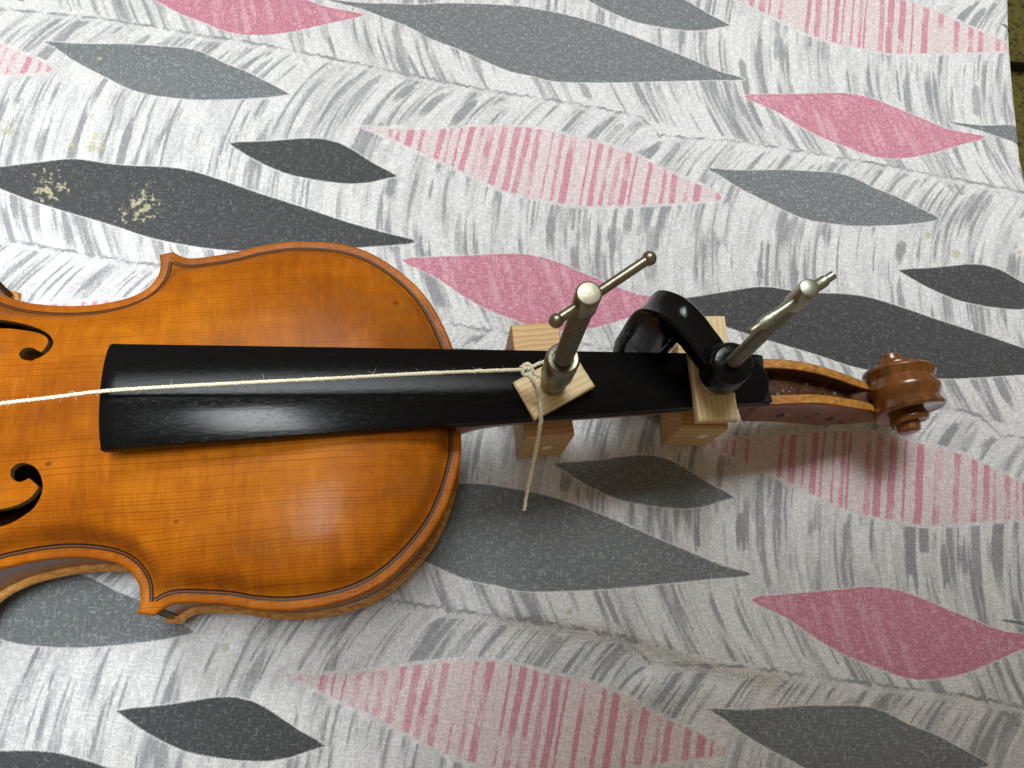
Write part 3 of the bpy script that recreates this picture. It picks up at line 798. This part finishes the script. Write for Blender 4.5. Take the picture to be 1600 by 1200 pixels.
# ------------------------------------------------------------------ pine blocks
def rough_box(corners, z0, z1, name, mat, label, hole=None, axis=0, jit=.25):
    """corners: four world xy anticlockwise from front-left; hole=(fraction along front, z, radius) bored into the front face"""
    p = [np.array(c, float) for c in corners]; c0 = np.mean(p, 0)
    e = p[1]-p[0]; e /= np.linalg.norm(e); ang = math.atan2(e[1], e[0])+axis
    R = np.array([[math.cos(-ang), -math.sin(-ang)], [math.sin(-ang), math.cos(-ang)]])
    l = [R @ (q-c0) for q in p]
    mb = MB(); r6 = random.Random(hash(name+label) % 1000 if False else len(label))
    n = 14
    def side(i):
        a, b = l[i], l[(i+1) % 4]; return [a+(b-a)*k/n for k in range(n)]
    ring = [q for i in range(4) for q in side(i)]
    c = np.zeros(2)
    def jj(q, z, s): return (q[0]+r6.uniform(-s, s)*.4, q[1]+r6.uniform(-s, s)*.4, z+r6.uniform(-s, s)*.3)
    inset = lambda q, d: q*(1-d/np.linalg.norm(q))
    top1 = [jj(inset(q, .9), z1, jit*.3) for q in ring]; top0 = [jj(q, z1-.6, jit) for q in ring]
    bot0 = [jj(q, z0+.6, jit*.5) for q in ring]; bot1 = [jj(inset(q, .8), z0, 0) for q in ring]
    mb.fan(top1); mb.grid([top1, top0], closed_v=True); mb.grid([bot0, bot1], closed_v=True); mb.fan(bot1)
    N = len(ring)
    for i in range(4):
        if i == 0 and hole: continue
        idx = [(i*n+k) % N for k in range(n+1)]
        mb.grid([[top0[k] for k in idx], [bot0[k] for k in idx]], mi=1 if i in (0, 2) else 0)
    if hole:
        fr, hz, hr = hole
        a, b = l[0], l[1]; d = (b-a)/np.linalg.norm(b-a); inn = np.array([-d[1], d[0]])
        cc = a+(b-a)*fr; m = 32
        loop = [top0[k] for k in range(n+1)] + [bot0[k] for k in range(n, -1, -1)]
        loop3 = np.array(loop)
        angs = [math.atan2(q[2]-hz, (np.array(q[:2])-cc) @ d) for q in loop3]
        circ = [(*(cc+d*hr*math.cos(t)), hz+hr*math.sin(t)) for t in angs]
        mb.grid([loop, circ], closed_v=True, mi=1)
        deep = [(*(np.array(q[:2])+inn*1.2), q[2]) for q in circ]
        mb.grid([circ, deep], closed_v=True, mi=0); mb.fan(deep)
    o = mb.build(name, [mat, M_pine3], origin=(0, 0, 0), smooth=30)
    o.location = (c0[0]*S, c0[1]*S, 0); o.rotation_euler = (0, 0, ang)
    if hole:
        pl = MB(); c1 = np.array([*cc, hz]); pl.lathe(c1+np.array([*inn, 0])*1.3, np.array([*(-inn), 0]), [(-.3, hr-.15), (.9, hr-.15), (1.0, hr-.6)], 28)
        pl.build('lit_hole_disc', M_lit_hole, o, smooth=40)  # pale disc stands in for the lit inside of the hole
    return tag(o, label, 'wooden block', 'pine clamping blocks')
zt1, zt2 = 73.5, 66.5
b1 = [U(836, 655, zt1), U(930, 603, zt1)]
e_ = (b1[1]-b1[0]); nn = np.array([-e_[1], e_[0]])/np.linalg.norm(e_)*18.6
rough_box([b1[0], b1[1], b1[1]+nn, b1[0]+nn], zt1-4.6, zt1, 'wooden_block', M_pine, 'small slanted pine pad under the nickel clamp screw, on top of the fingerboard')
b2 = [U(1091, 658, zt2), U(1155, 656, zt2)]; e_ = b2[1]-b2[0]; nn = np.array([-e_[1], e_[0]])/np.linalg.norm(e_)*49
rough_box([b2[0], b2[1], b2[1]+nn, b2[0]+nn], zt2-5.5, zt2, 'wooden_block', M_pine, 'upright pine strip across the fingerboard under the black clamp foot', axis=math.pi/2)
l1 = [U(808, 716, 2), U(878, 709, 2)]; e_ = l1[1]-l1[0]; nn = np.array([-e_[1], e_[0]])/np.linalg.norm(e_)*56
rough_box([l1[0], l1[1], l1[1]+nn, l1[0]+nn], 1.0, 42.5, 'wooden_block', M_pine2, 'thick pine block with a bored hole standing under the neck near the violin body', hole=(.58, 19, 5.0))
l2 = [U(1034, 695, 2), U(1101, 697, 2)]; e_ = l2[1]-l2[0]; nn = np.array([-e_[1], e_[0]])/np.linalg.norm(e_)*42
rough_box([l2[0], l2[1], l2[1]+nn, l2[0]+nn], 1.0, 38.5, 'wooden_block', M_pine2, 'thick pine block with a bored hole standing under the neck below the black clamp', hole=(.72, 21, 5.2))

# ------------------------------------------------------------------ nickel clamp screw
def thread(z0, z1, r, pitch, amp):
    out = []; z = z0; k = 0
    while z < z1:
        out += [(z, r-amp), (z+pitch*.16, r), (z+pitch*.42, r), (z+pitch*.52, r-amp*.12), (z+pitch*.88, r-amp)]; z += pitch
    return out
base = np.array([*U(864, 600, zt1), zt1]); hub = np.array([*U(920.5, 458, 170), 170.0])
axd = (hub-base)/np.linalg.norm(hub-base); LN = np.linalg.norm(hub-base)
k1 = empty('clamp_screw', base)
tag(k1, 'nickel clamp screw with ball ended cross bar, tied round with white string', 'clamp')
mb = MB(); mb.lathe(base, axd, [(0.05, 4.6), (.5, 5.3), (2.2, 5.5), (3.6, 5.3), (5.0, 4.4), (7.5, 4.2), (14.2, 4.2)], 40); mb.build('swivel_pad', M_nickel, k1, base, 45)
mb = MB(); mb.lathe(base, axd, [(14.0, 5.8), (14.6, 6.4), (15.4, 6.7), (32.2, 6.8), (33.2, 6.5), (33.8, 5.8), (33.6, 4.3), (32.8, 3.9)], 48); mb.build('collar', M_nickel, k1, base, 40)
mb = MB(); mb.lathe(base, axd, [(30, 3.2)]+thread(32, LN-13.5, 3.75, 1.5, .42)+[(LN-13, 3.2), (LN-10, 3.2)], 32, root=3.62); mb.build('threaded_rod', [M_nickel, M_thread_shade], k1, base, 18)
mb = MB(); mb.lathe(base, axd, [(LN-13.2, 3.4), (LN-12.6, 4.0), (LN-11.6, 4.25), (LN-.5, 4.3), (LN-.1, 4.0), (LN, 3.6)], 40); mb.build('screw_head', M_nickel, k1, base, 40)
zb = 163.5; e0 = np.array([*U(1012, 402, zb+1), zb+1]); e1 = np.array([*U(867, 499, zb-1), zb-1])
hc = base+axd*(LN-6.5); dd_ = (e1-e0)/np.linalg.norm(e1-e0); perp = (hc-e0)-((hc-e0) @ dd_)*dd_
e0 = e0+perp*.85; e1 = e1+perp*.85
mb = MB(); mb.tube([e0, e0*.5+e1*.5, e1], 1.75, 20); mb.build('cross_bar', M_nickel, k1, base, 60)
for e, sg in ((e0, 1), (e1, -1)):
    mb = MB(); mb.lathe(e-dd_*sg*-2.6, -dd_*sg, [(2.6+2.5*-math.cos(t)-0.0, max(.05, 2.5*math.sin(t))) for t in np.linspace(0.06, 3.08, 16)], 24)
    mb.build('ball_end', M_nickel, k1, base, 70)

# ------------------------------------------------------------------ black C-clamp
ctr = np.array([*U(1130, 580, 78), 0.0]); cb2 = np.array([ctr[0], ctr[1], zt2])
k2 = empty('c_clamp', cb2)
tag(k2, 'black enamelled C-clamp with steel screw gripping the neck near the pegbox', 'clamp')
qd = np.array([92.0, 139.0])-ctr[:2]; SPN = np.linalg.norm(qd); qd /= SPN; pd = np.array([-qd[1], qd[0]])
def cp(s, z, y=0.0): return np.array([ctr[0]+qd[0]*s+pd[0]*y, ctr[1]+qd[1]*s+pd[1]*y, z])
BZ0, BZ1 = 73.5, 91.0
path = catmull([(3, 80.5), (8, 82), (14, 84.5), (22, 87), (30, 86.5), (36.5, 80), (39, 70), (39.2, 50), (39, 28), (36, 14), (29, 7), (18, 4.5), (6, 4.2)], 2.0)
def sweep(mb, path, o0, o1, half_w, taper=None, bead=0.0):
    """beam following the path in the clamp's plane: from o0 to o1 on its outer side, half_w to either side"""
    rows = []; n = len(path)
    for i, p in enumerate(path):
        t = path[min(i+1, n-1)]-path[max(i-1, 0)]; t = t/np.linalg.norm(t); nrm = np.array([-t[1], t[0]])   # outward = left of travel
        k = taper(i/(n-1)) if taper else 1
        a, b = p+nrm*o0*k, p+nrm*o1*k; hw = half_w*(.8+.2*k); r = min(1.2, hw*.35, abs(o1-o0)*.3)
        q0, q1 = o0*k, o1*k
        row = [cp(*(p+nrm*q_), y_) for q_, y_ in ((q1-r, -hw), (q1, -hw+r*.8), (q1-.15, -hw+r*1.5), (q1-bead, -hw+r*2.2), (q1-bead, hw-r*2.2), (q1-.15, hw-r*1.5), (q1, hw-r*.8), (q1-r, hw), (q0+r, hw), (q0, hw-r), (q0, -hw+r), (q0+r, -hw))]
        rows.append(row)
    mb.grid(rows, closed_v=True); mb.fan(rows[0]); mb.fan(rows[-1])
mb = MB()
tp = lambda s: float(np.interp(s, [0, .12, .3, .6, .85, 1], [.74, .74, 1.40, 1.4, .9, .4]))
sweep(mb, path, -10.2, 3.0, 5.0, tp)
sweep(mb, path, 1.6, 5.0, 6.8, tp, .7)
sweep(mb, path, -11.2, -9.4, 5.8, tp, .4)
mb.lathe((ctr[0], ctr[1], BZ0), (0, 0, 1), [(0, 8.6), (.8, 9.6), (3, 10.2), (8, 10.0), (13, 9.4), (BZ1-BZ0-1.2, 9.0), (BZ1-BZ0-.3, 8.2), (BZ1-BZ0, 7.0), (BZ1-BZ0, 4.2)], 48)
mb.build('frame', M_black, k2, cb2, 45)
mb = MB(); mb.lathe(cb2, (0, 0, 1), [(.05, 6.8), (.6, 7.6), (1.6, 7.8), (2.4, 7.4), (3.2, 5.6), (4.5, 4.4), (7.4, 4.2)], 40); mb.build('swivel_pad', M_zinc, k2, cb2, 45)
tip = np.array([*U(1266, 449, 167), 167.0]); sb = np.array([ctr[0], ctr[1], BZ1-3]); ax2 = (tip-sb)/np.linalg.norm(tip-sb); L2 = np.linalg.norm(tip-sb)
mb = MB(); mb.lathe(sb, ax2, [(0, 2.6)]+thread(.5, L2-15.5, 3.0, 1.4, .36)+[(L2-15, 2.5), (L2-12, 2.5)], 32, root=2.88); mb.build('threaded_rod', [M_zinc, M_thread_shade], k2, cb2, 18)
mb = MB(); mb.lathe(sb, ax2, [(L2-15.2, 2.8), (L2-14.4, 3.3), (L2-13, 3.45), (L2-1.2, 3.5), (L2-.3, 3.2), (L2, 2.5)], 40); mb.build('screw_head', M_zinc, k2, cb2, 40)
hc = sb+ax2*(L2-8); zb = hc[2]
g0 = np.array([*U(1303, 430, zb), zb]); g1 = np.array([*U(1172, 520, zb), zb]); dd_ = (g1-g0)/np.linalg.norm(g1-g0)
perp = (hc-g0)-((hc-g0) @ dd_)*dd_; perp[2] = 0; g0 = g0+perp*.6; g1 = g1+perp*.6
def bar_row(p, wx, wz, n=20):
    sx = np.cross(dd_, [0, 0, 1.0]); sx /= np.linalg.norm(sx); sz = np.cross(sx, dd_)
    return [p+sx*wx*math.cos(a)+sz*wz*math.sin(a) for a in np.linspace(0, 2*math.pi, n, False)]
mb = MB(); Lb = np.linalg.norm(g1-g0); rows = []
for s, wx, wz in ((0, 1.0, 1.0), (.3, 1.6, 1.6), (3.4, 1.5, 1.5), (3.8, 2.0, 1.2), (6.0, 2.1, 1.1), (9.0, 1.9, 1.3), (11, 1.7, 1.6), (Lb*.5, 1.7, 1.6), (Lb-13, 1.7, 1.6), (Lb-10.5, 2.0, 1.3), (Lb-8, 2.2, 1.1), (Lb-5.2, 2.0, 1.1), (Lb-4.4, 1.4, 1.3), (Lb-.4, 1.3, 1.3), (Lb, 1.0, 1.0)):
    rows.append(bar_row(g0+dd_*s, wx, wz))
mb.grid(rows, closed_v=True); mb.fan(rows[0]); mb.fan(rows[-1]); mb.build('cross_bar', M_zinc, k2, cb2, 60)

# ------------------------------------------------------------------ string
def W(px, py, z): return np.array([*U(px, py, z), z])
def twisted(mb, pts, rad, plies=3, lay=5.5, seed=1):
    """plied cord along a path"""
    r7 = np.random.default_rng(seed)
    p = catmull(pts, .7); n = len(p); s = np.concatenate([[0], np.cumsum(np.linalg.norm(np.diff(p, axis=0), axis=1))])
    for k in range(plies):
        row = []
        for i in range(n):
            t = p[min(i+1, n-1)]-p[max(i-1, 0)]; t /= np.linalg.norm(t)
            a_ = np.cross(t, [0, 0, 1.0]) if abs(t[2]) < .95 else np.cross(t, [1.0, 0, 0]); a_ /= np.linalg.norm(a_); b_ = np.cross(t, a_)
            th_ = 2*math.pi*(s[i]/lay+k/plies)
            row.append(p[i]+rad*.52*(math.cos(th_)*a_+math.sin(th_)*b_))
        rr_ = rad*.56*(1+.2*np.interp(np.arange(n), np.arange(0, n+9, 9), r7.normal(0, 1, len(np.arange(0, n+9, 9)))))
        mb.tube(row, list(np.clip(rr_, rad*.4, rad*.75)), 7)
    return p
st = MB(); fz = MB(); r8 = np.random.default_rng(8)
kn = 86.5
paths = []
paths.append(twisted(st, [W(-120, 651, 95), W(-40, 638, 95), W(0, 630.5, 94.6), W(80, 621, 94), W(157, 611.5, 93), W(250, 605, 92), W(400, 597, 91), W(520, 591, 90), W(620, 585.5, 89), W(720, 581, 88), W(815, 577.5, kn)], .74, 3, 5.0, 1))
paths.append(twisted(st, [W(824, 574, kn+1), W(829, 590, kn+1), W(838, 607, 82), W(843, 625, 77.5), W(845.5, 645, 75.6), W(844, 665, 71), W(838, 700, 58), W(830, 738, 44), W(823, 772, 32), W(819, 797, 26)], .90, 3, 6.0, 2))
paths.append(twisted(st, [W(822, 580, kn), W(836, 585, kn), W(852, 593, kn-1.0), W(868, 600, kn-2), W(884, 600, kn-2), W(894, 590, kn-2)], .80, 3, 5.0, 3))
paths.append(twisted(st, [W(826, 577, kn+1), W(836, 571, kn+1.2), W(848, 566, kn+.8), W(857, 563, kn)], .85, 3, 5.0, 4))
# overhand knot
twisted(st, [W(813, 577, kn-.8), W(819, 570, kn+1.6), W(827, 570, kn+2.2), W(832, 578, kn+1.6), W(826, 586, kn+.8), W(817, 584, kn+1.6), W(819, 575, kn+2.6), W(828, 577, kn+2.6)], .85, 3, 5.0, 5)
for p in paths:
    n = len(p)
    for i in range(0, n-1):
        if r8.random() < .30:
            d0 = r8.normal(0, 1, 3); d0 /= np.linalg.norm(d0); d1 = r8.normal(0, .7, 3)
            q = p[i]+d0*.7; L = r8.uniform(.5, 2.0)
            fz.tube([q, q+d0*L*.5, q+(d0+d1*.6)*L], [.045, .04, .02], 4, False)
cst = st.build('string', M_string, origin=tuple(W(826, 578, kn)), smooth=60)
tag(cst, 'white cotton string running along the fingerboard and knotted round the nickel clamp screw', 'string')
fo = fz.build('loose_fibre', M_string, None, tuple(W(826, 578, kn)), 60); fo.parent = cst; fo.location = (0, 0, 0); fo['kind'] = 'stuff'
